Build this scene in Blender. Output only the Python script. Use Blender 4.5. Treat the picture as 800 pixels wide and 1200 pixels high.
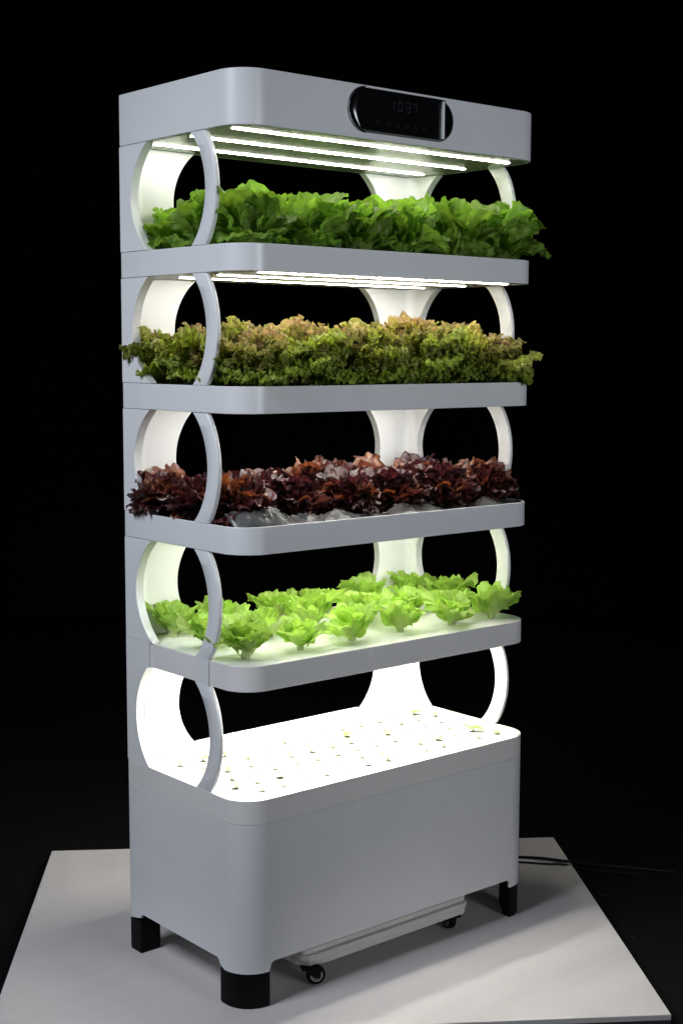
import bpy, bmesh, math, random
import numpy as np
from mathutils import Vector, Matrix, noise

PI = math.pi
scene = bpy.context.scene
for o in list(bpy.data.objects):
    bpy.data.objects.remove(o)
COL = scene.collection

# ------------------------------------------------------------------ camera
def make_camera():
    cx, cy, cz = -1.5986, -2.1936, 1.3253
    yaw, pit, rol = 0.70133, -0.11222, 0.00272
    d = Vector((math.sin(yaw)*math.cos(pit), math.cos(yaw)*math.cos(pit), math.sin(pit)))
    r = Vector((math.cos(yaw), -math.sin(yaw), 0))
    u = r.cross(d)
    r2 = r*math.cos(rol) + u*math.sin(rol)
    u2 = -r*math.sin(rol) + u*math.cos(rol)
    cam = bpy.data.cameras.new('camera')
    cam.sensor_fit = 'AUTO'; cam.sensor_width = 36
    cam.lens = 36*1.6548*1000/1200
    cam.clip_start = 0.05; cam.clip_end = 200
    o = bpy.data.objects.new('camera', cam); COL.objects.link(o)
    b = -d
    o.matrix_world = Matrix(((r2.x, u2.x, b.x, cx), (r2.y, u2.y, b.y, cy), (r2.z, u2.z, b.z, cz), (0, 0, 0, 1)))
    scene.camera = o
make_camera()

# ------------------------------------------------------------------ world, lamps, exposure
scene.view_settings.view_transform = 'Standard'
scene.view_settings.look = 'None'
scene.view_settings.exposure = 0.0
scene.view_settings.gamma = 1.0
scene.render.engine = 'CYCLES'
scene.cycles.use_denoising = True
scene.cycles.max_bounces = 10
scene.cycles.diffuse_bounces = 6
scene.cycles.transmission_bounces = 8
world = bpy.data.worlds.new('World'); scene.world = world
world.use_nodes = True
bg = world.node_tree.nodes['Background']
bg.inputs['Color'].default_value = (0.80, 0.88, 1.0, 1)
bg.inputs['Strength'].default_value = 0.007

def area_lamp(name, loc, target, size, power, color, spread=180):
    l = bpy.data.lights.new(name, 'AREA'); l.shape = 'RECTANGLE'
    l.size, l.size_y = size; l.energy = power; l.color = color; l.spread = math.radians(spread)
    o = bpy.data.objects.new(name, l); COL.objects.link(o)
    o.location = loc
    o.rotation_euler = (Vector(target)-Vector(loc)).to_track_quat('-Z', 'Y').to_euler()
    return o
# two gridded studio softboxes: one to the left of the tower, a weaker one in front of it
area_lamp('left_softbox', (-1.8, 0.05, 2.55), (0.0, 0.15, 0.66), (0.9, 0.9), 12.4, (0.84, 0.895, 1.0), 90)
area_lamp('front_softbox', (0.55, -3.3, 1.55), (0.42, 0.0, 1.50), (0.9, 1.2), 7.1, (0.87, 0.92, 1.0), 76)

LED_POWER = {'header': 32, 1: 47, 2: 40, 3: 44, 4: 74}
LED_COLOR = (1.0, 0.97, 0.87)

# ------------------------------------------------------------------ dimensions
W, D, R = 0.8436, 0.4258, 0.0651
H1, H0 = 1.860, 1.7536
TRAYS = {1: (1.5340, 1.4812), 2: (1.2603, 1.2067), 3: (0.9856, 0.9307), 4: (0.7087, 0.6561)}
BASE_TOP, SKIRT, LID = 0.4355, 0.094, 0.385
GAP = 0.0009
STRIPS_Y = (0.060, 0.200, 0.340)
TRAY_STRIPS_Y = (0.037, 0.090, 0.172, 0.255, 0.302, 0.335)

# ------------------------------------------------------------------ materials
def new_mat(name):
    m = bpy.data.materials.new(name); m.use_nodes = True
    nt = m.node_tree
    return m, nt, nt.nodes['Principled BSDF'], nt.nodes['Material Output']
def N(nt, t, **kw):
    n = nt.nodes.new(t)
    for k, v in kw.items(): setattr(n, k, v)
    return n
def sset(sock, v): sock.default_value = v

def plastic(name, col, rough=0.32, var=0.05, bump=0.012, scale=160, spec=0.5):
    m, nt, p, out = new_mat(name)
    tc = N(nt, 'ShaderNodeTexCoord')
    n1 = N(nt, 'ShaderNodeTexNoise'); sset(n1.inputs['Scale'], 7.0); sset(n1.inputs['Detail'], 5)
    nt.links.new(tc.outputs['Object'], n1.inputs['Vector'])
    mr = N(nt, 'ShaderNodeMapRange'); sset(mr.inputs['To Min'], rough-0.06); sset(mr.inputs['To Max'], rough+0.08)
    nt.links.new(n1.outputs['Fac'], mr.inputs['Value']); nt.links.new(mr.outputs['Result'], p.inputs['Roughness'])
    mx = N(nt, 'ShaderNodeMix', data_type='RGBA')
    sset(mx.inputs['A'], (*[c*(1-var) for c in col], 1)); sset(mx.inputs['B'], (*[min(1, c*(1+var*0.6)) for c in col], 1))
    nt.links.new(n1.outputs['Fac'], mx.inputs['Factor']); nt.links.new(mx.outputs['Result'], p.inputs['Base Color'])
    n2 = N(nt, 'ShaderNodeTexNoise'); sset(n2.inputs['Scale'], scale); sset(n2.inputs['Detail'], 2)
    nt.links.new(tc.outputs['Object'], n2.inputs['Vector'])
    b = N(nt, 'ShaderNodeBump'); sset(b.inputs['Strength'], bump); sset(b.inputs['Distance'], 0.004)
    nt.links.new(n2.outputs['Fac'], b.inputs['Height']); nt.links.new(b.outputs['Normal'], p.inputs['Normal'])
    sset(p.inputs['Specular IOR Level'], spec)
    return m

def emitter(name, col, strength):
    m, nt, p, out = new_mat(name)
    sset(p.inputs['Base Color'], (0.8, 0.8, 0.75, 1)); sset(p.inputs['Roughness'], 0.3)
    sset(p.inputs['Emission Color'], (*col, 1)); sset(p.inputs['Emission Strength'], strength)
    return m

M_WHITE = plastic('white_plastic', (0.80, 0.81, 0.82), 0.30)
M_WARM = plastic('warm_white_plastic', (0.84, 0.825, 0.80), 0.34)
M_PANEL = plastic('white_panel', (0.82, 0.83, 0.80), 0.38, bump=0.03)
M_FOOT = plastic('black_rubber', (0.004, 0.004, 0.0045), 0.55, spec=0.12)
M_GLOSS = plastic('black_gloss', (0.004, 0.004, 0.005), 0.12, bump=0.0, spec=0.8)
M_CHROME, _nt, _p, _o = new_mat('dark_chrome')
sset(_p.inputs['Base Color'], (0.35, 0.36, 0.38, 1)); sset(_p.inputs['Metallic'], 1.0); sset(_p.inputs['Roughness'], 0.28)
M_REFLECT, _nt, _p, _o = new_mat('satin_reflector')
sset(_p.inputs['Base Color'], (0.70, 0.72, 0.62, 1)); sset(_p.inputs['Metallic'], 0.4); sset(_p.inputs['Roughness'], 0.2)
M_STEEL, _nt, _p, _o = new_mat('caster_steel')
sset(_p.inputs['Base Color'], (0.42, 0.42, 0.42, 1)); sset(_p.inputs['Metallic'], 0.8); sset(_p.inputs['Roughness'], 0.35)
M_DIGIT = emitter('display_glow', (0.75, 0.85, 1.0), 0.013); M_DIGIT.node_tree.nodes['Principled BSDF'].inputs['Base Color'].default_value = (0.01, 0.01, 0.01, 1)
M_ICON = emitter('icon_glow', (0.75, 0.85, 1.0), 0.004); M_ICON.node_tree.nodes['Principled BSDF'].inputs['Base Color'].default_value = (0.006, 0.006, 0.006, 1)
M_BAR = plastic('white_highlight_bar', (0.86, 0.92, 0.90), 0.25, spec=0.8)  # colour carries the bright reflection at the window's right edge
M_SOCKET = plastic('planting_sponge', (0.22, 0.225, 0.19), 0.8, spec=0.2)
M_HOLESHADE = plastic('painted_hole_shade', (0.15, 0.16, 0.12), 0.8, spec=0.2)  # shade inside the planting holes, put into a dark colour
M_CABLE = plastic('cable_rubber', (0.008, 0.008, 0.008), 0.5, spec=0.25)

def film_shade_mat():
    m, nt, p, out = new_mat('grey_film_and_shade')
    tc = N(nt, 'ShaderNodeTexCoord')
    n = N(nt, 'ShaderNodeTexNoise'); sset(n.inputs['Scale'], 18); sset(n.inputs['Detail'], 6); sset(n.inputs['Distortion'], 1.2)
    nt.links.new(tc.outputs['Object'], n.inputs['Vector'])
    r = N(nt, 'ShaderNodeValToRGB')
    r.color_ramp.elements[0].position = 0.3; r.color_ramp.elements[0].color = (0.045, 0.045, 0.044, 1)
    r.color_ramp.elements[1].position = 0.75; r.color_ramp.elements[1].color = (0.19, 0.19, 0.185, 1)
    nt.links.new(n.outputs['Fac'], r.inputs['Fac']); nt.links.new(r.outputs['Color'], p.inputs['Base Color'])
    sset(p.inputs['Roughness'], 0.18)
    b = N(nt, 'ShaderNodeBump'); sset(b.inputs['Strength'], 0.35); sset(b.inputs['Distance'], 0.01)
    nt.links.new(n.outputs['Fac'], b.inputs['Height']); nt.links.new(b.outputs['Normal'], p.inputs['Normal'])
    return m
M_FILM_SHADE = film_shade_mat()  # grey for the standing film and for leaf shade on two panels

def board_mat():
    m, nt, p, out = new_mat('white_platform_board')
    tc = N(nt, 'ShaderNodeTexCoord')
    mp = N(nt, 'ShaderNodeMapping'); sset(mp.inputs['Scale'], (1.2, 9, 1))
    nt.links.new(tc.outputs['Object'], mp.inputs['Vector'])
    n = N(nt, 'ShaderNodeTexNoise'); sset(n.inputs['Scale'], 3); sset(n.inputs['Detail'], 8)
    nt.links.new(mp.outputs['Vector'], n.inputs['Vector'])
    r = N(nt, 'ShaderNodeValToRGB')
    r.color_ramp.elements[0].position = 0.3; r.color_ramp.elements[0].color = (0.645, 0.61, 0.60, 1)
    r.color_ramp.elements[1].position = 0.7; r.color_ramp.elements[1].color = (0.675, 0.64, 0.63, 1)
    nt.links.new(n.outputs['Fac'], r.inputs['Fac']); nt.links.new(r.outputs['Color'], p.inputs['Base Color'])
    sset(p.inputs['Roughness'], 0.55); sset(p.inputs['Specular IOR Level'], 0.3)
    b = N(nt, 'ShaderNodeBump'); sset(b.inputs['Strength'], 0.008); sset(b.inputs['Distance'], 0.002)
    nt.links.new(n.outputs['Fac'], b.inputs['Height']); nt.links.new(b.outputs['Normal'], p.inputs['Normal'])
    return m
M_BOARD = board_mat()
M_BOARDEDGE = plastic('shaded_board_edge', (0.05, 0.045, 0.055), 0.5, spec=0.3)  # the platform's unlit side, its shade put into the colour
M_SLAB = plastic('foam_board', (0.74, 0.72, 0.68), 0.6, var=0.12, bump=0.05, scale=60, spec=0.3)
M_FLOOR = plastic('black_studio_floor', (0.0042, 0.0042, 0.0045), 0.75, spec=0.12)
M_CLOTH = plastic('black_backdrop_cloth', (0.0035, 0.0035, 0.004), 0.9, spec=0.05)
M_SPECK = plastic('pale_lint', (0.45, 0.45, 0.45), 0.8)

def leaf_mat(name, inner, mid, tip, vein, trans, rough=0.38, spec=0.45, vk=5.0, veinamt=0.5, hue_var=0.25, bump=0.4, noise_scale=60, tcol=1.25, blush=None, odd=None, coat=0.0):
    """colour runs from the heart (edge=0) to the leaf margin (edge=1); veins fan out from the stalk"""
    m, nt, p, out = new_mat(name)
    L = nt.links
    ae = N(nt, 'ShaderNodeAttribute', attribute_name='edge')
    ap = N(nt, 'ShaderNodeAttribute', attribute_name='fan')
    ar = N(nt, 'ShaderNodeAttribute', attribute_name='tone')
    tc = N(nt, 'ShaderNodeTexCoord')
    n = N(nt, 'ShaderNodeTexNoise'); sset(n.inputs['Scale'], noise_scale); sset(n.inputs['Detail'], 4)
    L.new(tc.outputs['Object'], n.inputs['Vector'])
    # edge value broken up by noise
    a = N(nt, 'ShaderNodeMath', operation='MULTIPLY_ADD'); L.new(n.outputs['Fac'], a.inputs[0]); sset(a.inputs[1], 0.5); 
    a2 = N(nt, 'ShaderNodeMath', operation='SUBTRACT'); L.new(ae.outputs['Fac'], a2.inputs[0]); sset(a2.inputs[1], 0.25)
    L.new(a2.outputs[0], a.inputs[2])
    r = N(nt, 'ShaderNodeValToRGB'); cr = r.color_ramp
    cr.elements[0].position = 0.12; cr.elements[0].color = (*inner, 1)
    cr.elements[1].position = 0.97; cr.elements[1].color = (*tip, 1)
    e = cr.elements.new(0.55); e.color = (*mid, 1)
    L.new(a.outputs[0], r.inputs['Fac'])
    col = r.outputs['Color']
    if blush:      # reddish pigment on the margins of the younger leaves
        ah = N(nt, 'ShaderNodeAttribute', attribute_name='heart')
        bm_ = N(nt, 'ShaderNodeMapRange'); sset(bm_.inputs['From Min'], 0.66); sset(bm_.inputs['From Max'], 1.0); L.new(a.outputs[0], bm_.inputs['Value'])
        bq = N(nt, 'ShaderNodeMath', operation='MULTIPLY'); L.new(bm_.outputs[0], bq.inputs[0]); L.new(ah.outputs['Fac'], bq.inputs[1])
        bx = N(nt, 'ShaderNodeMix', data_type='RGBA'); L.new(bq.outputs[0], bx.inputs['Factor']); L.new(col, bx.inputs['A']); sset(bx.inputs['B'], (*blush, 1))
        col = bx.outputs['Result']
    if odd:        # some leaves are a different shade
        oq = N(nt, 'ShaderNodeMapRange'); sset(oq.inputs['From Min'], 0.70); sset(oq.inputs['From Max'], 1.0); L.new(ar.outputs['Fac'], oq.inputs['Value'])
        ox = N(nt, 'ShaderNodeMix', data_type='RGBA'); L.new(oq.outputs[0], ox.inputs['Factor']); L.new(col, ox.inputs['A']); sset(ox.inputs['B'], (*odd, 1))
        col = ox.outputs['Result']
    # veins
    mu = N(nt, 'ShaderNodeMath', operation='MULTIPLY'); L.new(ap.outputs['Fac'], mu.inputs[0]); sset(mu.inputs[1], vk)
    nz = N(nt, 'ShaderNodeMath', operation='MULTIPLY_ADD'); L.new(n.outputs['Fac'], nz.inputs[0]); sset(nz.inputs[1], 0.35); L.new(mu.outputs[0], nz.inputs[2])
    pp = N(nt, 'ShaderNodeMath', operation='PINGPONG'); L.new(nz.outputs[0], pp.inputs[0]); sset(pp.inputs[1], 0.5)
    mr = N(nt, 'ShaderNodeMapRange'); sset(mr.inputs['From Min'], 0.0); sset(mr.inputs['From Max'], 0.14); sset(mr.inputs['To Min'], 1.0); sset(mr.inputs['To Max'], 0.0)
    L.new(pp.outputs[0], mr.inputs['Value'])
    fade = N(nt, 'ShaderNodeMapRange'); sset(fade.inputs['From Min'], 0.25); sset(fade.inputs['From Max'], 1.0); sset(fade.inputs['To Min'], veinamt); sset(fade.inputs['To Max'], veinamt*0.15)
    L.new(ae.outputs['Fac'], fade.inputs['Value'])
    vm = N(nt, 'ShaderNodeMath', operation='MULTIPLY'); L.new(mr.outputs[0], vm.inputs[0]); L.new(fade.outputs[0], vm.inputs[1])
    mx = N(nt, 'ShaderNodeMix', data_type='RGBA'); L.new(vm.outputs[0], mx.inputs['Factor']); L.new(col, mx.inputs['A']); sset(mx.inputs['B'], (*vein, 1))
    # leaf to leaf tone
    tn = N(nt, 'ShaderNodeMapRange'); sset(tn.inputs['To Min'], 1-hue_var); sset(tn.inputs['To Max'], 1+hue_var); L.new(ar.outputs['Fac'], tn.inputs['Value'])
    hs = N(nt, 'ShaderNodeHueSaturation'); L.new(tn.outputs[0], hs.inputs['Value']); L.new(mx.outputs['Result'], hs.inputs['Color'])
    L.new(hs.outputs['Color'], p.inputs['Base Color'])
    sset(p.inputs['Roughness'], rough); sset(p.inputs['Specular IOR Level'], spec); sset(p.inputs['Coat Weight'], coat); sset(p.inputs['Coat Roughness'], 0.32)
    b = N(nt, 'ShaderNodeBump'); sset(b.inputs['Strength'], bump); sset(b.inputs['Distance'], 0.004)
    bh = N(nt, 'ShaderNodeMath', operation='SUBTRACT'); L.new(n.outputs['Fac'], bh.inputs[0]); L.new(vm.outputs[0], bh.inputs[1])
    L.new(bh.outputs[0], b.inputs['Height']); L.new(b.outputs['Normal'], p.inputs['Normal'])
    tr = N(nt, 'ShaderNodeBsdfTranslucent'); L.new(b.outputs['Normal'], tr.inputs['Normal'])
    g = N(nt, 'ShaderNodeHueSaturation'); sset(g.inputs['Value'], tcol); sset(g.inputs['Saturation'], 1.08); L.new(hs.outputs['Color'], g.inputs['Color']); L.new(g.outputs['Color'], tr.inputs['Color'])
    ms = N(nt, 'ShaderNodeMixShader'); sset(ms.inputs['Fac'], trans)
    L.new(p.outputs['BSDF'], ms.inputs[1]); L.new(tr.outputs['BSDF'], ms.inputs[2]); L.new(ms.outputs['Shader'], out.inputs['Surface'])
    return m
M_GREEN = leaf_mat('broad_green_leaf', (0.42, 0.52, 0.18), (0.29, 0.45, 0.07), (0.22, 0.38, 0.055), (0.42, 0.55, 0.20), 0.46, tcol=1.4, rough=0.40, vk=4.2, hue_var=0.32)
M_FRILL = leaf_mat('bronze_frilled_leaf', (0.38, 0.46, 0.12), (0.43, 0.52, 0.08), (0.36, 0.44, 0.07), (0.42, 0.48, 0.16), 0.45, rough=0.45, hue_var=0.35, vk=4, veinamt=0.3, blush=(0.36, 0.24, 0.12), tcol=1.4)
M_RED = leaf_mat('dark_red_leaf', (0.17, 0.095, 0.05), (0.115, 0.022, 0.020), (0.060, 0.014, 0.018), (0.20, 0.07, 0.06), 0.25, rough=0.40, spec=0.8, hue_var=0.6, veinamt=0.3, tcol=1.8, bump=0.7, odd=(0.16, 0.050, 0.020), coat=0.75)
M_PALE = leaf_mat('pale_green_leaf', (0.60, 0.70, 0.31), (0.45, 0.61, 0.15), (0.36, 0.55, 0.10), (0.60, 0.70, 0.30), 0.45, tcol=1.2, rough=0.42, vk=4.2)
M_STEM = plastic('pale_stalk', (0.42, 0.50, 0.22), 0.5)
M_STEMRED = plastic('pale_pink_stalk', (0.45, 0.33, 0.22), 0.5)

# ------------------------------------------------------------------ helpers
def obj(name, verts, faces, mat, parent=None, smooth=None, bevel=None, mats=None, fmat=None):
    me = bpy.data.meshes.new(name)
    me.from_pydata([tuple(v) for v in verts], [], [tuple(f) for f in faces])
    for mm in (mats or [mat]): me.materials.append(mm)
    if fmat:
        for poly, i in zip(me.polygons, fmat): poly.material_index = i
    bm = bmesh.new(); bm.from_mesh(me)
    bmesh.ops.recalc_face_normals(bm, faces=bm.faces); bm.to_mesh(me); bm.free()
    if smooth is not None:
        me.shade_smooth()
        if smooth < PI: me.set_sharp_from_angle(angle=smooth)
    o = bpy.data.objects.new(name, me); COL.objects.link(o)
    if parent: o.parent = parent
    if bevel:
        b = o.modifiers.new('bevel', 'BEVEL'); b.width = bevel; b.segments = 2; b.limit_method = 'ANGLE'; b.angle_limit = math.radians(40)
        b.harden_normals = True
    return o

class MB:
    """collects several closed shells for one mesh"""
    def __init__(s): s.v = []; s.f = []; s.m = []
    def add(s, v, f, mi=0):
        n = len(s.v); s.v += [tuple(x) for x in v]; s.f += [tuple(i+n for i in q) for q in f]; s.m += [mi]*len(f)
    def box(s, a, b, mi=0):
        x0, y0, z0 = a; x1, y1, z1 = b
        s.add([(x0,y0,z0),(x1,y0,z0),(x1,y1,z0),(x0,y1,z0),(x0,y0,z1),(x1,y0,z1),(x1,y1,z1),(x0,y1,z1)],
              [(0,3,2,1),(4,5,6,7),(0,1,5,4),(1,2,6,5),(2,3,7,6),(3,0,4,7)], mi)
    def prism(s, pts, z0, z1, mi=0):
        n = len(pts)
        v = [(x, y, z0) for x, y in pts]+[(x, y, z1) for x, y in pts]
        f = [tuple(range(n-1, -1, -1)), tuple(range(n, 2*n))]+[(i, (i+1) % n, n+(i+1) % n, n+i) for i in range(n)]
        s.add(v, f, mi)
    def loft(s, rings, mi=0, caps=True):
        n = len(rings[0]); v = [p for r in rings for p in r]; f = []
        for k in range(len(rings)-1):
            for i in range(n):
                f.append((k*n+i, k*n+(i+1) % n, (k+1)*n+(i+1) % n, (k+1)*n+i))
        if caps: f += [tuple(range(n-1, -1, -1)), tuple(range((len(rings)-1)*n, len(rings)*n))]
        s.add(v, f, mi)
    def tube(s, pts, rad, n=10, mi=0):
        pts = [Vector(p) for p in pts]; rings = []
        for i, p in enumerate(pts):
            t = (pts[min(i+1, len(pts)-1)]-pts[max(i-1, 0)]).normalized()
            a = t.cross(Vector((0, 0, 1)) if abs(t.z) < 0.9 else Vector((1, 0, 0))).normalized(); b = t.cross(a)
            r = rad[i] if isinstance(rad, (list, tuple)) else rad
            rings.append([p+a*r*math.cos(2*PI*k/n)+b*r*math.sin(2*PI*k/n) for k in range(n)])
        s.loft(rings, mi)
    def build(s, name, mat, parent=None, smooth=math.radians(35), bevel=None, mats=None):
        return obj(name, s.v, s.f, mat, parent, smooth, bevel, mats, s.m if mats else None)

def empty(name, loc=(0, 0, 0), parent=None):
    o = bpy.data.objects.new(name, None); COL.objects.link(o); o.location = loc; o.empty_display_size = 0.05
    if parent: o.parent = parent
    return o
def tag(o, label, cat, group=None):
    o['label'] = label; o['category'] = cat
    if group: o['group'] = group
    return o
def structure(o, label=None, cat=None):
    o['kind'] = 'structure'
    if label: o['label'] = label
    if cat: o['category'] = cat
    return o

def outline(inset=0.0, seg=18, back_r=0.004, W_=W, D_=D, R_=R):
    """footprint: rounded front corners, tight rear corners, counter-clockwise from front-left"""
    i = inset; r = max(R_-i, 0.002); b = max(back_r-i, 0.0015); pts = []
    for cx, cy, rr, a0 in ((i+r, i+r, r, PI), (W_-i-r, i+r, r, 1.5*PI), (W_-i-b, D_-i-b, b, 0), (i+b, D_-i-b, b, 0.5*PI)):
        n = seg if rr > 0.01 else 3
        for k in range(n+1):
            a = a0+0.5*PI*k/n; pts.append((cx+rr*math.cos(a), cy+rr*math.sin(a)))
    return pts

# ------------------------------------------------------------------ setting: black floor, backdrop, white platform
def ground():
    m = MB(); m.box((-14, -12, -0.12), (14, 9, -0.032))
    structure(m.build('floor', M_FLOOR, smooth=None))
    m = MB()
    a = Vector((0.645, 0.764)); s = Vector((0.764, -0.645))
    c = Vector((0.3, 0.2))+a*4.2
    rings = []
    for k in range(61):
        t = -9+18*k/60
        fold = 0.05*math.sin(t*5.1)+0.03*math.sin(t*11.3+1)
        p = c+s*t+a*fold
        q = p+a*0.02
        rings.append([(p.x, p.y, -0.032), (p.x, p.y, 5.5), (q.x, q.y, 5.5), (q.x, q.y, -0.032)])
    m.loft(rings)
    structure(m.build('backdrop', M_CLOTH, smooth=math.radians(60)), 'black studio backdrop cloth behind the shelving tower', 'backdrop')
ground()

def platform():
    A = Vector((0.168, 1.093)); B = Vector((1.281, 0.308)); C = Vector((0.666, -0.547)); E = A+C-B
    m = MB()
    q = [A, E, C, B]
    m.prism([(p.x, p.y) for p in q], -0.0125, 0.0)
    o = m.build('white_platform', M_BOARD, smooth=None, bevel=0.0015)
    tag(o, 'large white board platform standing under the whole shelving tower', 'platform')
    cen = (A+B+C+E)/4
    m = MB(); m.prism([tuple(cen+(p-cen)*0.999) for p in q], -0.0315, -0.0132)
    m.build('platform_side', M_BOARDEDGE, o, smooth=None)
platform()

# ------------------------------------------------------------------ the tower
tower = empty('hydroponic_tower', (0, 0, 0))
tag(tower, 'tall white five-tier hydroponic tower with lit shelves, curved posts and black feet', 'hydroponic garden')

def led_strips(parent, zu, level):
    mat = emitter('led_glow', LED_COLOR, LED_POWER[level])
    for y in (STRIPS_Y if level == 'header' else TRAY_STRIPS_Y if level == 4 else (0.037, 0.172, 0.310)):
        m = MB(); x0, x1 = (0.030, 0.795) if level == 'header' else (0.074, 0.772)
        m.box((x0, y-0.0045, zu-0.0014), (x1, y+0.0045, zu-0.0003))
        m.build('led_strip', mat, parent, smooth=None)

def header():
    m = MB(); m.prism(outline(), H0, H1)
    h = m.build('light_hood', M_WHITE, tower, bevel=0.003)
    m = MB(); m.prism(outline(0.010), H0-0.0003, H0+0.002); m.build('lamp_panel', M_REFLECT, h, smooth=None)
    led_strips(h, H0-0.0003, 'header')
header()

def tray(level):
    z1, z0 = TRAYS[level]
    ins = 0.0035 if level == 4 else 0.0
    mat = M_WARM if level == 4 else M_WHITE
    floor_drop = {1: 0.004, 2: 0.006, 3: 0.007, 4: 0.0016}[level]
    rim = 0.007
    o0, o1 = outline(ins), outline(ins+rim)
    n = len(o0)
    v = [(x, y, z0) for x, y in o0]+[(x, y, z1) for x, y in o0]+[(x, y, z1) for x, y in o1]+[(x, y, z1-floor_drop-0.002) for x, y in o1]
    f = [tuple(range(n-1, -1, -1)), tuple(range(3*n, 4*n))]
    for k in range(3):
        for i in range(n): f.append((k*n+i, k*n+(i+1) % n, (k+1)*n+(i+1) % n, (k+1)*n+i))
    t = obj('tray', v, f, mat, tower, math.radians(35), 0.0012)
    m = MB(); m.prism(outline(ins+rim+0.0008), z1-floor_drop-0.0012, z1-floor_drop)
    m.build('planting_panel', M_FILM_SHADE if level in (2, 3) else M_PANEL, t, smooth=math.radians(35))  # trays two and three: leaf shade put into the panel colour
    if level == 3:      # crumpled film standing along the front of the tray
        rr = random.Random(3); v = []; f = []; nx, nz = 150, 9
        for i in range(nx):
            u = i/(nx-1); x = 0.020+0.790*u
            hgt = 0.010+0.022*math.exp(-((u-0.10)/0.16)**2)+0.006*math.sin(u*23)+0.004*math.sin(u*57+1)+0.007*math.exp(-((u-0.55)/0.1)**2)
            y0 = 0.020+0.030*max(0, 1-u/0.07)**2+0.030*max(0, (u-0.93)/0.07)**2
            for j in range(nz):
                w = j/(nz-1)
                cr = 0.0035*math.sin(x*190+w*7)*math.sin(w*5+x*70)+0.0025*math.sin(x*410+2*w)
                v.append((x, y0+0.034*w+cr*w, z1-floor_drop+0.0004+max(0.002, hgt)*(w**0.8)+0.0015*math.sin(x*330+w*9)*w))
        for i in range(nx-1):
            for j in range(nz-1): f.append((i*nz+j, (i+1)*nz+j, (i+1)*nz+j+1, i*nz+j+1))
        fo = obj('plastic_film', v, f, M_FILM_SHADE, t, PI)
        so = fo.modifiers.new('solid', 'SOLIDIFY'); so.thickness = 0.0006
    led_strips(t, z0, level)
for k in TRAYS: tray(k)

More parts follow.
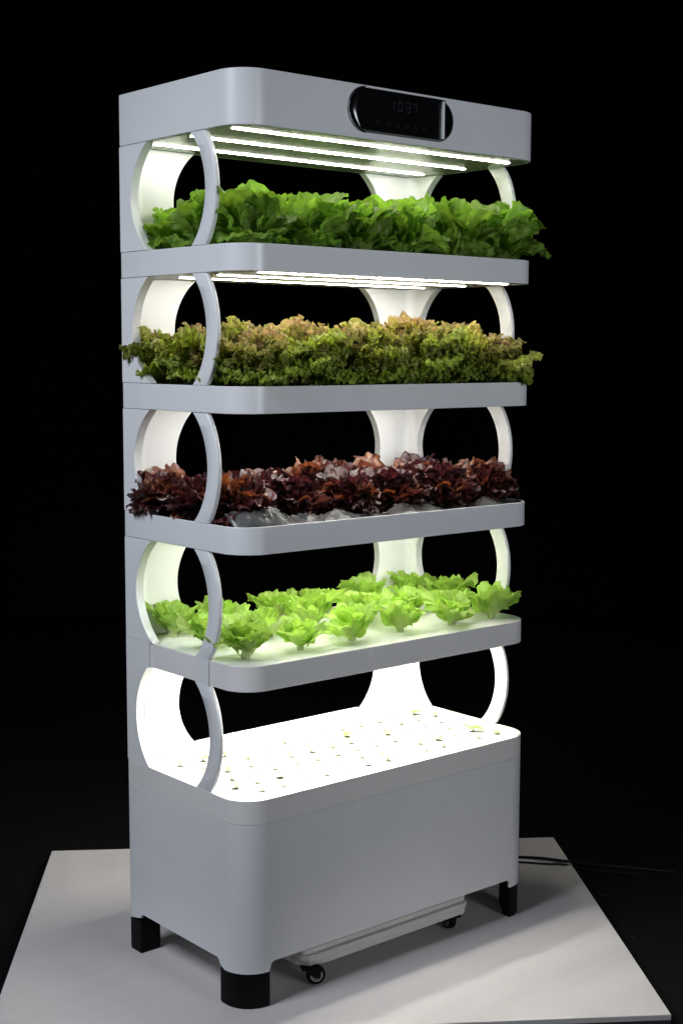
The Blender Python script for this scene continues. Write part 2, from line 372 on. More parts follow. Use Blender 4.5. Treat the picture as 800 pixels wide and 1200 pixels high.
def base():
    m = MB()
    rim, dr = 0.006, 0.0012
    o0, o1 = outline(), outline(rim)
    n = len(o0)
    v = [(x, y, LID+0.0007) for x, y in o0]+[(x, y, BASE_TOP) for x, y in o0]+[(x, y, BASE_TOP) for x, y in o1]+[(x, y, BASE_TOP-dr-0.002) for x, y in o1]
    f = [tuple(range(n-1, -1, -1)), tuple(range(3*n, 4*n))]
    for k in range(3):
        for i in range(n): f.append((k*n+i, k*n+(i+1) % n, (k+1)*n+(i+1) % n, (k+1)*n+i))
    lid = obj('tank_lid', v, f, M_WARM, tower, math.radians(35), 0.001)
    # rear lip of the lid
    m = MB(); m.box((0.1782, D-0.007, BASE_TOP+0.0003), (W-0.1782, D-0.0005, BASE_TOP+0.009)); m.build('rear_lip', M_WHITE, lid, smooth=None, bevel=0.001)
    # water tank: skirt wall whose lower edge drops at the corners
    pts = []
    oo = outline(0, 24)
    P = [Vector(p) for p in oo]; L = [0.0]
    for i in range(len(P)): L.append(L[-1]+(P[(i+1) % len(P)]-P[i]).length)
    tot = L[-1]
    def at(s):
        s %= tot
        for i in range(len(P)):
            if L[i] <= s <= L[i+1]:
                t = (s-L[i])/max(L[i+1]-L[i], 1e-9); a = P[i]; b = P[(i+1) % len(P)]; return a.lerp(b, t)
        return P[0]
    arc = PI/2*R
    i_fl, i_fr = 0, 25
    s_fl = L[i_fl]; s_fr = L[i_fr]
    s_br = L[50]; s_bl = L[54]
    tabs = [(s_fl-0.016, s_fl+arc+0.004), (s_fr-0.004, s_fr+arc+0.016), (s_br-0.040, s_br+0.046), (s_bl-0.040, s_bl+0.046)]
    zt, zs, fr = 0.0745, SKIRT, 0.011
    ss = set(round(x, 6) for x in L[:-1])
    cols = {}
    def zb(s):
        for a, b in tabs:
            for sh in (-tot, 0, tot):
                if a+sh <= s <= b+sh: return zt
                for d in (a+sh-s, s-b-sh):
                    if 0 < d < fr: 
                        q = 1-d/fr; return zs-fr+fr*math.sqrt(max(0, 1-q*q))
        return zs
    for a, b in tabs:
        for e, sg in ((a, -1), (b, 1)):
            ss.add(round((e) % tot, 6))
            for k in range(9): ss.add(round((e+sg*(0.0002+fr*(1-math.cos(k/8*PI/2)))) % tot, 6))
    ss = sorted(ss); n = len(ss)
    ring = []
    cen = Vector((W/2, D/2))
    vo, zz = [], []
    for s in ss:
        p = at(s); vo.append(p); zz.append(zb(s))
    def inner(p):
        q = p.copy(); 
        q.x = min(max(q.x, 0), W); 
        d = 0.006
        # push inwards along the local normal
        cx = min(max(p.x, R), W-R); cy = max(p.y, R)
        nrm = Vector((p.x-cx, p.y-cy if p.y < R else 0))
        if p.y > D-0.0045: nrm = nrm.normalized()+Vector((0, 1)) if nrm.length > 0.06 else Vector((0, 1))
        nrm = nrm.normalized() if nrm.length > 1e-6 else Vector((0, 1))
        return p-nrm*d
    vi = [inner(p) for p in vo]
    v = [(p.x, p.y, LID-0.0007) for p in vo]+[(p.x, p.y, z) for p, z in zip(vo, zz)]+[(p.x, p.y, z) for p, z in zip(vi, zz)]+[(p.x, p.y, zs+0.004) for p in vi]
    f = [tuple(range(n)), tuple(range(4*n-1, 3*n-1, -1))]
    for k in range(3):
        for i in range(n): f.append((k*n+(i+1) % n, k*n+i, (k+1)*n+i, (k+1)*n+(i+1) % n))
    tank = obj('water_tank', v, f, M_WHITE, tower, math.radians(35))
    m = MB(); m.prism(outline(0.0012), LID-0.0006, LID+0.0006); m.build('lid_seam', M_SLAB, tank, smooth=math.radians(35))
    # feet
    def foot(pts, zhi):
        m = MB(); n = len(pts); c = Vector((sum(p[0] for p in pts)/n, sum(p[1] for p in pts)/n))
        rings = []
        for z, s in ((0.0006, 0.95), (0.003, 0.985), (0.007, 1.0), (zhi, 1.0)):
            rings.append([(c.x+(x-c.x)*s, c.y+(y-c.y)*s, z) for x, y in pts])
        m.loft(rings); return m.build('foot', M_FOOT, tower, smooth=math.radians(40))
    def fpts(flipx):
        e = 0.0012; r = R-e; pts = []
        for k in range(17):
            a = PI+0.5*PI*k/16; pts.append((R+r*math.cos(a), R+r*math.sin(a)))
        pts += [(0.068, e), (0.066, 0.026), (0.045, 0.050), (0.022, 0.078), (e, 0.080)]
        if flipx: pts = [(W-x, y) for x, y in pts][::-1]
        return pts
    foot(fpts(False), 0.0742); foot(fpts(True), 0.0742)
    e = 0.0012
    bl = [(e, 0.384), (0.052, 0.384), (0.052, D-e), (e, D-e)]
    foot(bl, 0.0742); foot([(W-x, y) for x, y in bl][::-1], 0.0742)
    # dark inner ends of the feet that reach up inside the skirt
    for x0, x1, y0, y1 in ((0.009, 0.046, 0.009, 0.046), (W-0.046, W-0.009, 0.009, 0.046), (0.009, 0.050, 0.386, D-0.009), (W-0.050, W-0.009, 0.386, D-0.009)):
        m = MB(); m.box((x0+(0.018 if y0 < 0.1 else 0), y0+(0.018 if y0 < 0.1 else 0), 0.073), (x1-(0.018 if (y0 < 0.1 and x0 > 0.3) else 0), y1, 0.0975))
        m.build('foot_bracket', M_FOOT, tower, smooth=None)
    return lid
lid = base()

# ---- curved uprights
T_POST, T_STRUT = 0.020, 0.011
def arch(t, end, mid):
    """0..1 up the opening -> from 'end' at both ends to 'mid' half way (elliptical)"""
    s = abs(2*t-1)
    k = 1-math.sqrt(max(0, 1-(s*0.93)**2)) ; k /= 1-math.sqrt(1-0.93**2)
    # blend of ellipse and parabola
    k = 0.5*k+0.5*s*s
    return mid+(end-mid)*k
def rear_post(z0, z1, flip, ye, ym, xe, xm, name='rear_post'):
    m = MB(); rings = []; n = 36; ri = 0.026; t = T_POST
    for k in range(n+1):
        u = k/n; z = z0+(z1-z0)*u
        yh = arch(u, ye, ym); xh = arch(u, xe, xm)
        ring = [(0, D), (0, yh), (t, yh)]
        for j in range(9):
            a = PI-0.5*PI*j/8
            ring.append((t+ri+ri*math.cos(a), D-t-ri+ri*math.sin(a)))
        ring[3] = (t, min(max(D-t-ri, yh+0.001), D-t)); ring += [(xh, D-t), (xh, D)]
        ring = [((W-x) if flip else x, y, z) for x, y in ring]
        rings.append(ring)
    m.loft(rings)
    return m.build(name, M_WHITE, tower, smooth=math.radians(30), bevel=0.0018)
def front_strut(z0, z1, flip, top=None):
    m = MB(); rings = []; n = 40; t = T_STRUT
    zs = [z0+(z1-z0)*k/n for k in range(n+1)]
    for k, z in enumerate(zs):
        u = k/n
        yo = arch(u, 0.113, 0.0755); yi = arch(u, 0.161, 0.112)
        ring = [(0, yo), (0, yi), (t, yi), (t, yo)]
        # soft front edges
        b = 0.003
        ring = [(0, yo+b), (0, yi-0.001), (0.001, yi), (t-0.001, yi), (t, yi-0.001), (t, yo+b), (t-b*0.3, yo+b*0.3), (t-b, yo), (b, yo), (b*0.3, yo+b*0.3)]
        rings.append([((W-x) if flip else x, y, z) for x, y in ring])
    if top:
        for z in top:
            rings.append([(x, y, z) for x, y, _ in rings[-1]])
    m.loft(rings)
    return m.build('front_strut', M_WHITE, tower, smooth=math.radians(50))
GAPS = [(TRAYS[1][0], H0), (TRAYS[2][0], TRAYS[1][1]), (TRAYS[3][0], TRAYS[2][1]), (TRAYS[4][0], TRAYS[3][1]), (BASE_TOP, TRAYS[4][1])]
for i, (z0, z1) in enumerate(GAPS):
    low = i == 4
    for flip in (False, True):
        top = None
        if low: top = None
        rear_post(z0+GAP, z1-GAP, flip, 0.340 if low else 0.319, 0.388 if low else 0.383, 0.178, 0.122)
        front_strut(z0+GAP, z1-GAP, flip)
# flush joint covers beside the fourth tray, where the uprights run past it
z1, z0 = TRAYS[4]
for flip in (False, True):
    for y0, y1 in ((0.113, 0.161), (0.333, D)):
        m = MB(); x0, x1 = (0.0002, 0.0034) if not flip else (W-0.0034, W-0.0002)
        m.box((x0, y0, z0-GAP), (x1, y1, z1+GAP))
        m.build('joint_cover', M_WHITE, tower, smooth=None)

# ---- control display in the hood
def display():
    x0, x1, z0, z1 = 0.268, 0.559, 1.7665, 1.8555
    r = (z1-z0)/2; zc = (z0+z1)/2
    def stadium(x0, x1, r, n=24):
        pts = []
        for k in range(n+1):
            a = PI/2+PI*k/n; pts.append((x0+r+r*math.cos(a), zc+r*math.sin(a)))
        for k in range(n+1):
            a = -PI/2+PI*k/n; pts.append((x1-r+r*math.cos(a), zc+r*math.sin(a)))
        return pts
    a = stadium(x0, x1, r)
    def ring(pts, y): return [(x, y, z) for x, z in pts]
    def shrink(d): return stadium(x0+d, x1-d, r-d)
    # window: left end follows the bezel's arc, right end is straight
    wx1, wxl, hw = 0.5285, 0.2885, r-0.0042
    def window(d):
        pts = []
        for k in range(25):
            t = PI/2+PI*k/24
            sn = max(-1, min(1, 1.22*math.sin(t)))
            pts.append((wxl+d+0.020*(1-abs(math.cos(t))**0.45), zc+(hw-d)*sn))
        for k in range(25):
            pts.append((wx1-d, zc+(hw-d)*(-1+2*k/24)))
        return pts
    def mixp(pa, pb, t): return [(p[0]*(1-t)+q[0]*t, p[1]*(1-t)+q[1]*t) for p, q in zip(pa, pb)]
    wo = window(0)
    # domed glossy body with a recessed window
    rings = [ring(a, -0.0004), ring(shrink(0.0010), -0.0036), ring(mixp(shrink(0.0015), wo, 0.12), -0.0058), ring(mixp(shrink(0.002), wo, 0.34), -0.0080),
             ring(mixp(shrink(0.002), wo, 0.66), -0.0096), ring(mixp(shrink(0.002), wo, 0.92), -0.0102), ring(wo, -0.0100), ring(window(0.0008), -0.0030)]
    n = len(a); v = [p for q in rings for p in q]; f = [tuple(range(n))]; nr = len(rings)-1
    for k in range(nr):
        for i in range(n): f.append((k*n+i, k*n+(i+1) % n, (k+1)*n+(i+1) % n, (k+1)*n+i))
    f.append(tuple(range(nr*n+n-1, nr*n-1, -1)))
    disp = obj('control_display', v, f, M_GLOSS, tower, math.radians(30))
    # bright edges: display highlights built in as a chrome arc and white bar
    def band(name, pa, pb, mat):
        n = len(pa); v = pa+pb; f = [(i, i+1, n+i+1, n+i) for i in range(n-1)]
        o = obj(name, v, f, mat, disp, math.radians(60))
        s = o.modifiers.new('solid', 'SOLIDIFY'); s.thickness = 0.0012; s.offset = 0
        return o
    q = r+0.0006
    arcpts = [(x0+r+q*math.cos(PI/2+PI*k/24), zc+q*math.sin(PI/2+PI*k/24)) for k in range(25)]
    band('bezel_highlight', [(x, -0.001, z) for x, z in arcpts], [(x, -0.0042, z) for x, z in arcpts], M_CHROME)  # chrome arc added for the highlight on the bezel's left end
    m = MB(); xc = wx1-0.0042; q = [(xc+0.0034*math.cos(PI+PI*k/14), -0.0062+0.0042*math.sin(PI+PI*k/14)) for k in range(15)]+[(xc+0.0034, -0.0032), (xc-0.0034, -0.0032)]
    m.prism(q, z0+0.0060, z1-0.0060); m.build('highlight_bar', M_BAR, disp, smooth=math.radians(40))  # white bar added in place of a highlight
    # digits 1037, seven-segment
    segs = {'1': 'bc', '0': 'abcdef', '3': 'abgcd', '7': 'abc'}
    w, hh, th = 0.0105, 0.0185, 0.0013
    for ch, xx in zip('1037', (0.389, 0.4005, 0.4225, 0.4405)):
        m = MB(); zb = 1.8175
        box = {'a': (0, hh, w, hh), 'g': (0, hh/2, w, hh/2), 'd': (0, 0, w, 0), 'f': (0, hh/2, 0, hh), 'b': (w, hh/2, w, hh), 'e': (0, 0, 0, hh/2), 'c': (w, 0, w, hh/2)}
        for s in segs[ch]:
            ax, az, bx, bz = box[s]
            off = -w if ch == '1' else 0
            g = 0.0009
            if az == bz: m.box((xx+ax+off+g, -0.0036, zb+az-th/2), (xx+bx+off-g, -0.0032, zb+bz+th/2))
            else: m.box((xx+ax+off-th/2, -0.0036, zb+az+g), (xx+bx+off+th/2, -0.0032, zb+bz-g))
        m.build('digit', M_DIGIT, disp, smooth=None)
    for xx in (0.345, 0.375, 0.40, 0.425, 0.45, 0.475):
        m = MB(); c = (xx, 1.789)
        m.add([(c[0]+0.005*math.cos(2*PI*k/12), -0.0034, c[1]+0.005*math.sin(2*PI*k/12)) for k in range(12)]+[(c[0]+0.0035*math.cos(2*PI*k/12), -0.0034, c[1]+0.0035*math.sin(2*PI*k/12)) for k in range(12)],
              [(k, (k+1) % 12, 12+(k+1) % 12, 12+k) for k in range(12)])
        m.build('touch_icon', M_ICON, disp, smooth=None)
display()

# ------------------------------------------------------------------ wheeled board under the tower
def dolly():
    root = empty('wheeled_board', (0.42, 0.2, 0))
    tag(root, 'low white layered board on small black casters under the water tank', 'dolly')
    x0, x1, y0, y1 = 0.175-0.42, 0.662-0.42, 0.020-0.2, 0.385-0.2
    m = MB(); rnd = random.Random(4)
    zl = [0.0385, 0.0515, 0.053, 0.066, 0.0675, 0.079]
    for k in range(3):
        za, zb = zl[2*k], zl[2*k+1]; j = [0.0, -0.004, 0.003][k]
        c = 0.055 if k == 0 else (0.03 if k == 1 else 0.012)
        pts = [(x0+c, y0+j), (x1-0.02, y0+j), (x1-0.006, y0+j+0.008), (x1, y0+0.03), (x1, y1), (x0, y1), (x0, y0+c*0.6+j), (x0+c*0.35, y0+j+c*0.16)]
        m.prism(pts, za, zb)
    m.build('board', M_SLAB, root, smooth=None, bevel=0.0018)
    def caster(x, y, ang):
        c = empty('caster', (x, y, 0), root); c.rotation_euler.z = ang
        m = MB()   # tyre
        n = 28; rad, w = 0.0205, 0.009
        prof = [(0.0135, -w), (0.0175, -w), (0.0198, -w*0.7), (rad, 0), (0.0198, w*0.7), (0.0175, w), (0.0135, w)]
        rings = [[(p[0]*math.cos(2*PI*k/n), p[1], rad+p[0]*math.sin(2*PI*k/n)) for p in prof] for k in range(n)]+[]
        np_ = len(prof); v = [p for r_ in rings for p in r_]; f = []
        for k in range(n):
            for i in range(np_):
                f.append((k*np_+i, k*np_+(i+1) % np_, ((k+1) % n)*np_+(i+1) % np_, ((k+1) % n)*np_+i))
        obj('wheel', v, f, M_FOOT, c, math.radians(50))
        m = MB()
        prof = [(0.0004, -w*0.75), (0.003, -w*0.95), (0.0042, -w*0.55), (0.009, -w*0.5), (0.0105, -w*0.95), (0.0134, -w*0.95), (0.0134, w*0.95), (0.0105, w*0.95), (0.009, w*0.5), (0.0042, w*0.55), (0.003, w*0.95), (0.0004, w*0.75)]
        rings = [[(p[0]*math.cos(2*PI*k/n), p[1], rad+p[0]*math.sin(2*PI*k/n)) for p in prof] for k in range(n)]
        np_ = len(prof); v = [p for r_ in rings for p in r_]; f = []
        for k in range(n):
            for i in range(np_-1): f.append((k*np_+i, k*np_+i+1, ((k+1) % n)*np_+i+1, ((k+1) % n)*np_+i))
        obj('hub', v, f, M_STEEL, c, math.radians(40))
        m = MB()
        for sy in (-1, 1):
            ya, yb = sorted((sy*0.0105, sy*0.0128))
            pts = [(-0.030, 0.0375), (0.006, 0.0375), (0.010, 0.030), (0.006, 0.017), (-0.004, 0.016), (-0.012, 0.022)]
            v = [(x, ya, z) for x, z in pts]+[(x, yb, z) for x, z in pts]; k = len(pts)
            m.add(v, [tuple(range(k)), tuple(range(2*k-1, k-1, -1))]+[(i, (i+1) % k, k+(i+1) % k, k+i) for i in range(k)])
        m.box((-0.032, -0.0128, 0.034), (0.010, 0.0128, 0.0383))
        m.build('bracket', M_FOOT, c, smooth=None, bevel=0.0008)
    caster(0.205-0.42, 0.022-0.2, math.radians(-25))
    caster(0.625-0.42, 0.050-0.2, math.radians(80))
    caster(0.205-0.42, 0.335-0.2, math.radians(20))
    caster(0.625-0.42, 0.335-0.2, math.radians(140))
dolly()

# ------------------------------------------------------------------ power cable
def cable():
    m = MB()
    def run(ctrl, rad):
        P = [Vector(c) for c in ctrl]; pts = []
        for i in range(len(P)-1):
            a = P[max(i-1, 0)]; b = P[i]; c = P[i+1]; d = P[min(i+2, len(P)-1)]
            for k in range(10):
                t = k/10; pts.append(0.5*((2*b)+(c-a)*t+(2*a-5*b+4*c-d)*t*t+(3*b-a-3*c+d)*t**3))
        pts.append(P[-1]); m.tube(pts, rad, 10)
    run([(0.62, D+0.012, 0.13), (0.64, D+0.05, 0.03), (0.76, 0.50, 0.0048), (0.95, 0.40, 0.0048), (1.085, 0.251, 0.0050), (1.123, 0.207, 0.0052), (1.150, 0.160, 0.0050), (1.211, 0.145, -0.012), (1.270, 0.127, -0.0272), (1.319, 0.066, -0.0275), (1.362, 0.002, -0.0275), (1.385, -0.02, -0.0275)], 0.0040)
    run([(0.66, D+0.012, 0.12), (0.69, D+0.04, 0.03), (0.80, 0.455, 0.0032), (0.95, 0.352, 0.0032), (1.061, 0.229, 0.0032), (1.105, 0.176, 0.0032), (1.131, 0.149, 0.0036), (1.19, 0.12, -0.013), (1.25, 0.09, -0.0285), (1.30, 0.03, -0.0290)], 0.0026)
    o = m.build('power_cable', M_CABLE, None, smooth=PI)
    tag(o, 'pair of thin black power cables trailing off the platform behind the tower', 'cable')
cable()

# ------------------------------------------------------------------ lettuces
def sm(a, b, x):
    t = np.clip((x-a)/(b-a), 0, 1); return t*t*(3-2*t)

def leaf_geo(rng, Lf, Wd, nphi, nr, th0, th1, az, base, sp, droop=False):
    """one leaf as a fan spread from its stalk: flat blade, blistered between the veins, ruffled along the margin"""
    phimax = sp.get('phimax', 2.45)
    phi = np.linspace(-phimax, phimax, nphi)[:, None]
    r = (np.linspace(0, 1, nr)**sp.get('rpow', 0.75))[None, :]
    U = lambda: rng.uniform(0, 2*PI)
    one = np.ones_like(phi)
    # outline: spoon to round blade, shallow irregular lobes, small teeth
    rim = 1+0.05*np.sin(phi*1.9+U())+0.03*np.sin(phi*3.7+U())
    lb = sp.get('lobes', 0)
    if lb: rim = rim*(1+lb*np.sin(phi*4.6+U()+0.8*np.sin(phi*1.3+U()))+lb*0.55*np.sin(phi*8.3+U()))
    te = sp.get('teeth', 0)
    if te: rim = rim*(1+te*np.sin(phi*27+U()+1.5*np.sin(phi*5+U()))*(0.6+0.4*np.sin(phi*7+U())))
    X = Wd*np.sin(phi)*(1-0.10*np.cos(phi))*rim*r
    S = Lf*(0.55+0.45*np.cos(phi)*rim)*r
    X = X*(1-0.62*np.exp(-(S/(0.26*Lf))**1.5))
    Rr = r*one
    H = np.zeros_like(X)
    for fq, am, lo in sp['ruff']:
        wgt = sm(lo, 1.0, Rr); p1, p2, p3 = U(), U(), U()
        amod = 0.55+0.45*np.sin(phi*1.3+U())
        ang = phi*fq+p1+1.6*np.sin(phi*fq*0.21+p2)+Rr*1.5
        H += am*Lf*np.sin(ang)*wgt*amod
        X += 0.55*am*Lf*np.cos(ang*1.07+p3)*wgt*Rr*amod
        S += 0.45*am*Lf*np.sin(ang*0.93+p2)*wgt*Rr*amod
    # channelled midrib, rolled-back margins
    H += sp.get('cup', 0.2)*np.abs(X)**1.5/max(Wd, 1e-4)**0.5
    cr = sp.get('crumple')
    if cr:
        amp, size = cr; w = sm(0.22, 0.62, Rr)*amp
        for q in range(3):
            k = 2*PI/(size*(1.0, 0.62, 1.7)[q]); A = w*(1.0, 0.6, 1.2)[q]
            c1, s1 = math.cos(q*2.1+0.4), math.sin(q*2.1+0.4)
            u1, u2 = X*c1+S*s1, S*c1-X*s1
            H += A*np.sin(u1*k+U()+0.9*np.sin(u2*k*0.7+U()))*np.sin(u2*k*0.9+U())
            if q < 2:
                X += 0.5*A*np.cos(u1*k*1.1+U()); S += 0.5*A*np.cos(u2*k*1.05+U())
    H -= sp.get('roll', 0.0)*rng.uniform(0.3, 1.5)*Lf*sm(0.62, 1.0, Rr)*(0.6+0.4*np.sin(phi*1.1+U()))
    bl = sp.get('blister', 0)
    if bl:
        k = 1/(sp.get('bsize', 0.16)*Lf)
        w = sm(0.15, 0.5, Rr)*sm(0.0, 0.06*Lf, np.abs(X))
        H += bl*Lf*w*(np.sin(X*k*2.6+S*k*1.1+U())*np.sin(S*k*2.3-X*k*0.6+U())+0.6*np.sin(X*k*5.3+U()+S*k)*np.sin(S*k*4.6+U())+0.35*np.sin(X*k*9.1+U()-S*k*3)*np.sin(S*k*8.3+U()))
    s = np.clip(S/Lf, -0.15, 1.35)
    nst = 48
    tt = np.linspace(-0.15, 1.4, nst); th = th0+(th1-th0)*np.clip(tt, 0, 1.4)**1.5+0.18*np.sin(tt*4+U())*np.clip(tt, 0, 1)
    dx = np.sin(th)*Lf; dz = np.cos(th)*Lf
    cx = np.concatenate([[0], np.cumsum((dx[1:]+dx[:-1])/2*np.diff(tt))]); cz = np.concatenate([[0], np.cumsum((dz[1:]+dz[:-1])/2*np.diff(tt))])
    cx -= np.interp(0, tt, cx); cz -= np.interp(0, tt, cz)
    g = lambda q: np.interp(s.ravel(), tt, q).reshape(s.shape)
    PX, PZ, TH = g(cx), g(cz), g(th)
    # the blade twists a little about its midrib
    tw = rng.uniform(-0.7, 0.7)*np.clip(s, 0, 1.2)
    Xt = X*np.cos(tw)-H*np.sin(tw); Ht = X*np.sin(tw)*0.8+H*np.cos(tw)
    px = PX-np.cos(TH)*Ht; pz = PZ+np.sin(TH)*Ht
    az = az+rng.uniform(-0.25, 0.25)*np.clip(s, 0, 1.2)
    ca, sa = np.cos(az), np.sin(az)
    x = base[0]+ca*px-sa*Xt; y = base[1]+sa*px+ca*Xt; z = base[2]+pz
    V = np.stack([x, y, z], -1).reshape(-1, 3)
    idx = np.arange(nphi*nr).reshape(nphi, nr)
    F = np.stack([idx[:-1, :-1], idx[1:, :-1], idx[1:, 1:], idx[:-1, 1:]], -1).reshape(-1, 4)
    # fan coordinate for the veins: 0 on the midrib
    fan = np.arctan2(X, S+0.10*Lf)
    return V, F, Rr.reshape(-1), fan.reshape(-1)

def head_mesh(name, mat, seed, sp):
    rng = random.Random(seed)
    VV, FF, E, PH, TN, HT = [], [], [], [], [], []; off = 0
    n, nd = sp['n'], sp.get('droop', 0)
    for i in range(n+nd):
        t = max(0.0, (i-nd)/(n-1))               # 0 outer ... 1 heart
        az = i*2.39996+rng.uniform(-0.4, 0.4)
        Lf = sp['L']*(1-sp.get('shrink', 0.4)*t)*rng.uniform(0.80, 1.15)
        a0 = sp['lean0'][0]*(1-t)+sp['lean0'][1]*t+rng.uniform(-0.15, 0.15)
        a1 = sp['lean1'][0]*(1-t)+sp['lean1'][1]*t+rng.uniform(-0.40, 0.40)
        if i < nd:
            az = i*2*PI/nd+rng.uniform(-0.4, 0.4)
            Lf = sp['L']*sp.get('dlen', 0.7)*rng.uniform(0.8, 1.15); a0 = rng.uniform(0.8, 1.1); a1 = rng.uniform(1.6, 2.25)
        Wd = Lf*sp['w']*rng.uniform(0.85, 1.15)
        br = 0.011*(1-t)+0.002
        base = (br*math.cos(az), br*math.sin(az), sp.get('lift', 0.004)+0.012*t)
        V, F, e, ph = leaf_geo(rng, Lf, Wd, sp['nphi'], sp['nr'], a0, a1, az, base, sp)
        zm = sp.get('zmin', 0.003); V[:, 2] = np.where(V[:, 2] < zm, zm+(V[:, 2]-zm)*sp.get('zsquash', 0.1), V[:, 2])
        VV.append(V); FF.append(F+off); E.append(e); PH.append(ph); k = len(V); off += k
        TN.append(np.full(k, rng.random())); HT.append(np.full(k, 0.0 if i < nd else min(1, 0.25+t+rng.uniform(-0.25, 0.25))))
    V = np.concatenate(VV); F = np.concatenate(FF)
    me = bpy.data.meshes.new(name)
    me.vertices.add(len(V)); me.vertices.foreach_set('co', V.astype(np.float32).ravel())
    me.loops.add(F.size); me.loops.foreach_set('vertex_index', F.astype(np.int32).ravel())
    me.polygons.add(len(F)); me.polygons.foreach_set('loop_start', np.arange(0, F.size, 4, dtype=np.int32))
    me.update(calc_edges=True); me.validate()
    for nm, arr in (('edge', E), ('fan', PH), ('tone', TN), ('heart', HT)):
        at = me.attributes.new(nm, 'FLOAT', 'POINT'); at.data.foreach_set('value', np.concatenate(arr).astype(np.float32))
    me.shade_smooth(); me.materials.append(mat)
    return me

def stem_mesh(mat, rad, h):
    m = MB(); n = 12; rings = []
    for z, s in ((-0.006, 0.8), (0.0, 0.95), (h*0.4, 1.0), (h, 0.7)):
        rings.append([(rad*s*math.cos(2*PI*k/n), rad*s*math.sin(2*PI*k/n), z) for k in range(n)])
    m.loft(rings); o = m.build('stem', mat, None, smooth=PI)
    me = o.data; bpy.data.objects.remove(o); return me

def make_variants(mesh_list, stem_me, name):
    """one finished lettuce (leaves + stem) per mesh; copied later"""
    protos = []
    for me in mesh_list:
        r = bpy.data.objects.new(name, None); r.empty_display_size = 0.03
        l = bpy.data.objects.new('leaves', me); l.parent = r
        s = bpy.data.objects.new('stem', stem_me); s.parent = r
        protos.append((r, l, s))
    return protos
def plant(proto, loc, rot, sc, tilt, label, cat, group):
    r0, l0, s0 = proto
    r = r0.copy(); COL.objects.link(r); r.location = loc; r.scale = sc if isinstance(sc, tuple) else (sc, sc, sc)
    for c0 in (l0, s0):
        c = c0.copy(); COL.objects.link(c); c.parent = r
        if c0 is l0: c.rotation_euler = (tilt[0], tilt[1], rot)
    tag(r, label, cat, group)
    return r
ORD = ['first', 'second', 'third', 'fourth', 'fifth', 'sixth', 'seventh', 'eighth', 'ninth', 'tenth', 'eleventh', 'twelfth', 'thirteenth', 'fourteenth', 'fifteenth']
ROWS = ['front', 'middle', 'back']

# top tray: broad wavy green lettuce
G = dict(n=11, droop=5, dlen=0.62, L=0.152, w=0.58, nphi=89, nr=22, crumple=(0.0028, 0.038), lean0=(0.50, 0.05), lean1=(1.45, 0.30), shrink=0.30,
         ruff=[(3.6, 0.075, 0.25), (8.0, 0.060, 0.50), (16.0, 0.024, 0.72)], blister=0.012, lobes=0.05, teeth=0.012, cup=0.22, roll=0.06)
green = make_variants([head_mesh('broad_leaves', M_GREEN, 10+k, G) for k in range(5)], stem_mesh(M_STEM, 0.011, 0.03), 'green_lettuce')
# second tray: frilly bronze-edged lettuce
F_ = dict(n=17, droop=8, dlen=0.72, L=0.140, w=0.52, nphi=261, nr=42, rpow=0.62, lean0=(0.60, 0.05), lean1=(1.25, 0.25), shrink=0.20, crumple=(0.0045, 0.0145),
         ruff=[(4.3, 0.05, 0.2), (11.0, 0.06, 0.40), (27.0, 0.045, 0.60), (49.0, 0.022, 0.76)], blister=0.02, lobes=0.09, teeth=0.10, cup=0.15, zsquash=0.55)
frill = make_variants([head_mesh('frilled_leaves', M_FRILL, 30+k, F_) for k in range(3)], stem_mesh(M_STEM, 0.010, 0.04), 'frilly_lettuce')
# third tray: dark red lettuce
R_ = dict(n=30, droop=9, dlen=0.85, L=0.082, w=0.50, nphi=81, nr=17, lean0=(0.70, 0.05), lean1=(1.65, 0.35), shrink=-0.10,
         ruff=[(3.9, 0.09, 0.2), (9.0, 0.08, 0.45), (18.0, 0.03, 0.7)], blister=0.024, crumple=(0.0020, 0.020), lobes=0.15, cup=0.18, roll=0.10, zsquash=0.3)
red = make_variants([head_mesh('red_leaves', M_RED, 50+k, R_) for k in range(4)], stem_mesh(M_STEMRED, 0.008, 0.02), 'red_lettuce')
# fourth tray: small pale lettuces with room around them
P_ = dict(n=9, L=0.083, w=0.52, nphi=65, nr=14, lean0=(0.55, 0.05), lean1=(1.75, 0.40), shrink=0.35,
         ruff=[(3.3, 0.08, 0.25), (7.5, 0.07, 0.5), (16.0, 0.032, 0.65)], blister=0.014, lobes=0.08, teeth=0.022, cup=0.26, roll=0.10)
pale = make_variants([head_mesh('pale_leaves', M_PALE, 70+k, P_) for k in range(6)], stem_mesh(M_STEM, 0.009, 0.018), 'young_lettuce')

rng = random.Random(77)
def fill(protos, z, xs, ys, sc, jit, labfmt, cat, group, overrides={}, tilt=0.1, zfac=1.0, push={}, shift={}):
    for j, y in enumerate(ys):
        for i, x in enumerate(xs):
            k = rng.randrange(len(protos)); s = sc*rng.uniform(0.90, 1.12); dx, dy = rng.uniform(-jit, jit), rng.uniform(-jit, jit)
            ro = rng.uniform(0, 2*PI); ti = (rng.uniform(-tilt, tilt), rng.uniform(-tilt, tilt))
            if (j, i) in overrides: s *= overrides[(j, i)]
            dy += push.get((j, i), 0); dx += shift.get((j, i), 0)
            pos = 'leftmost' if i == 0 else ('rightmost' if i == len(xs)-1 else ORD[i]+' from left')
            plant(protos[k], (x+dx, y+dy, z), ro, (s, s, s*zfac), ti, labfmt % (pos, ROWS[j]), cat, group)
XG = (0.090, 0.228, 0.360, 0.500, 0.645, 0.792)
X6 = (0.075, 0.218, 0.360, 0.503, 0.645, 0.785); Y3 = (0.080, 0.215, 0.350)
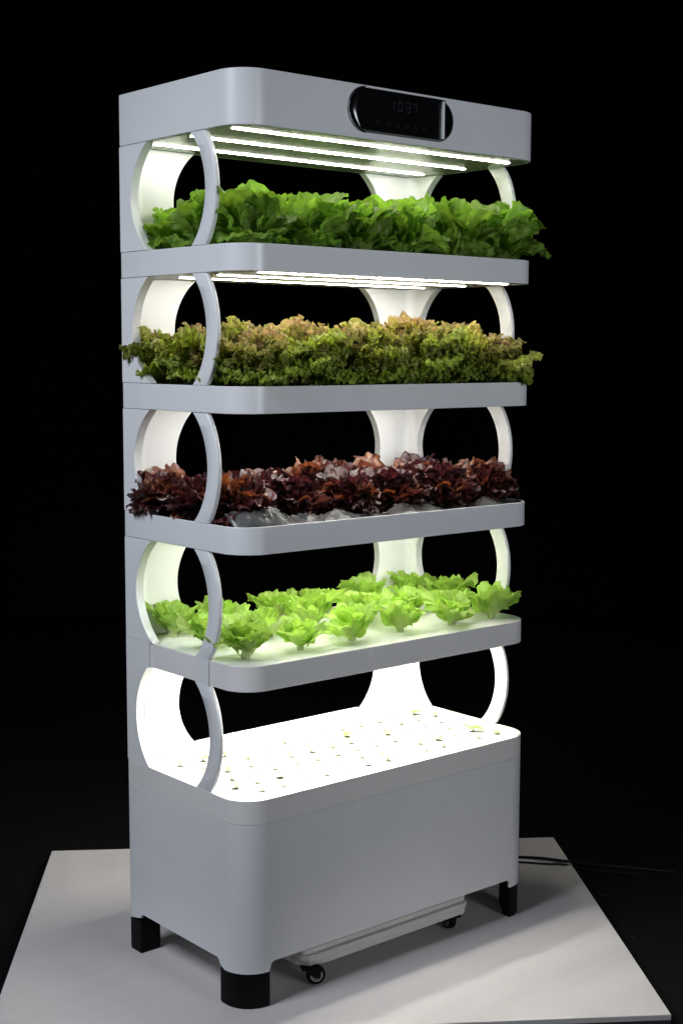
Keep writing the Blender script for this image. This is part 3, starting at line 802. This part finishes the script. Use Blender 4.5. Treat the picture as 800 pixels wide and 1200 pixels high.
fill(green, TRAYS[1][0]-0.004, XG, (0.088, 0.215, 0.340), 0.97, 0.008, 'broad-leaved green lettuce, %s in the %s row of the top shelf', 'lettuce', 'green lettuces on the top shelf', {(0, 0): 0.95, (1, 0): 0.90, (2, 0): 0.88})
fill(frill, TRAYS[2][0]-0.006, (0.086, 0.222, 0.360, 0.500, 0.638, 0.764), (0.072, 0.212, 0.350), 0.94, 0.007, 'frilly bronze-tipped lettuce, %s in the %s row of its shelf', 'lettuce', 'frilly lettuces on the second shelf', {(0, 1): 1.08, (0, 0): 0.93})
fill(red, TRAYS[3][0]-0.007, (0.088, 0.218, 0.360, 0.503, 0.645, 0.790), (0.108, 0.228, 0.348), 0.98, 0.010, 'dark red lettuce, %s in the %s row of its shelf', 'lettuce', 'dark red lettuces on the third shelf', zfac=0.90, shift={(1, 0): -0.022, (2, 0): -0.030, (0, 5): 0.010, (1, 5): 0.018}, push={(0, 0): 0.016, (0, 1): 0.020, (0, 2): 0.012})
fill(pale, TRAYS[4][0]-0.0016, X6, (0.083, 0.228, 0.368), 1.0, 0.006, 'pale young lettuce, %s in the %s row of its shelf', 'lettuce', 'young lettuces on the fourth shelf', {(0, 5): 1.2, (0, 0): 1.05, (1, 2): 1.15, (1, 3): 1.12, (2, 4): 1.15}, tilt=0.08)

# base panel: rows of planting holes, most with a tiny seedling
def seedling_meshes():
    out = []
    for s in range(5):
        r = random.Random(200+s); m = MB()
        nl = (2, 3, 4, 2, 3)[s]
        m.tube([(0, 0, -0.004), (0.0003, 0, 0.0015), (0.0005, 0.0003, 0.0034)], [0.0009, 0.0008, 0.0006], 6)
        for k in range(nl):
            a = 2*PI*k/nl+r.uniform(-0.4, 0.4); L = r.uniform(0.006, 0.0105)*(1.2 if s == 2 else 1); n = 6
            for side in (0,):
                v = []; f = []
                for i in range(n+1):
                    t = i/n; w = 0.38*L*math.sin(PI*min(1, t*0.93+0.05))**0.8
                    rr = L*t; zz = 0.0030+0.40*L*t-0.33*L*t*t
                    for q in (-1, 0, 1):
                        v.append((rr*math.cos(a)-q*w*math.sin(a), rr*math.sin(a)+q*w*math.cos(a), zz+0.12*w*abs(q)))
                for i in range(n):
                    for q in (0, 1): f.append((i*3+q, i*3+q+1, i*3+q+4, i*3+q+3))
                m.add(v, f)
        o = m.build('seedling', M_SEED, None, smooth=PI); out.append(o.data); bpy.data.objects.remove(o)
    return out
M_SEED = plastic('seedling_green', (0.17, 0.23, 0.05), 0.45)
_nt = M_SEED.node_tree
_oi = N(_nt, 'ShaderNodeObjectInfo'); _rr = N(_nt, 'ShaderNodeValToRGB')
_rr.color_ramp.elements[0].color = (0.09, 0.15, 0.03, 1); _rr.color_ramp.elements[0].position = 0.0
_rr.color_ramp.elements[1].color = (0.22, 0.30, 0.09, 1); _rr.color_ramp.elements[1].position = 0.55
_nt.links.new(_oi.outputs['Random'], _rr.inputs['Fac']); _nt.links.new(_rr.outputs['Color'], _nt.nodes['Principled BSDF'].inputs['Base Color'])
def seedlings():
    protos = [bpy.data.objects.new('seedling', me) for me in seedling_meshes()]
    r = random.Random(9); zt = BASE_TOP-0.0012
    m = MB(); m.prism(outline(0.0068), zt-0.0008, zt, 0)
    rows = [0.050, 0.101, 0.152, 0.205, 0.256, 0.303]
    rown = ['front', 'second', 'third', 'fourth', 'fifth', 'back']
    for j, y in enumerate(rows):
        xs = [0.0285+(0.0575 if j % 2 == 0 else 0.0288)+0.0575*i for i in range(13)]
        xs = [x for x in xs if 0.03 < x < 0.80]
        keep = []
        for x in xs:
            rad = 0.0085; n = 14; zc = zt+0.0005
            empty_hole = r.random() < 0.24
            m.add([(x+rad*math.cos(2*PI*k/n), y+rad*math.sin(2*PI*k/n), zc) for k in range(n)], [tuple(range(n))], 1)
            m.add([(x+0.0060*math.cos(2*PI*k/n), y+0.0038*math.sin(2*PI*k/n), zc+0.0004) for k in range(n)], [tuple(range(n))], 2)  # flat dark ellipse painted as the shade in each hole
            if not empty_hole: keep.append(x)
        for i, x in enumerate(keep):
            o = protos[r.randrange(5)].copy(); COL.objects.link(o)
            o.location = (x+r.uniform(-0.003, 0.003), y+r.uniform(-0.003, 0.003), zt+0.0006); o.rotation_euler.z = r.uniform(0, 6.28)
            s = r.choice((1.1, 1.3, 1.6, 1.9, 2.2, 2.5)); o.scale = (s, s, s)
            pos = 'leftmost' if i == 0 else ('rightmost' if i == len(keep)-1 else ORD[i]+' from left')
            tag(o, 'tiny green seedling, %s in the %s row of the glowing base panel' % (pos, rown[j]), 'seedling', 'seedlings in the base panel')
    m.build('planting_panel', M_PANEL, lid, smooth=math.radians(35), mats=[M_PANEL, M_SOCKET, M_HOLESHADE])
seedlings()

# ------------------------------------------------------------------ lint on the black floor
def lint():
    m = MB(); r = random.Random(5)
    for x, y, L in ((1.118, -0.003, 0.006), (1.130, -0.010, 0.002), (1.123, -0.029, 0.0025), (0.971, -0.208, 0.0025), (0.959, -0.223, 0.002), (1.38, -0.10, 0.002), (1.25, -0.15, 0.0015)):
        a = r.uniform(0, PI); w = 0.0009
        m.add([(x-L*math.cos(a)+w*math.sin(a), y-L*math.sin(a)-w*math.cos(a), -0.0312), (x+L*math.cos(a), y+L*math.sin(a), -0.0308), (x-L*math.cos(a)-w*math.sin(a), y-L*math.sin(a)+w*math.cos(a), -0.0312)], [(0, 1, 2)])
    o = m.build('lint', M_SPECK, None, smooth=None); o['kind'] = 'stuff'; o['label'] = 'scattered pale lint specks on the black floor'; o['category'] = 'lint'
lint()
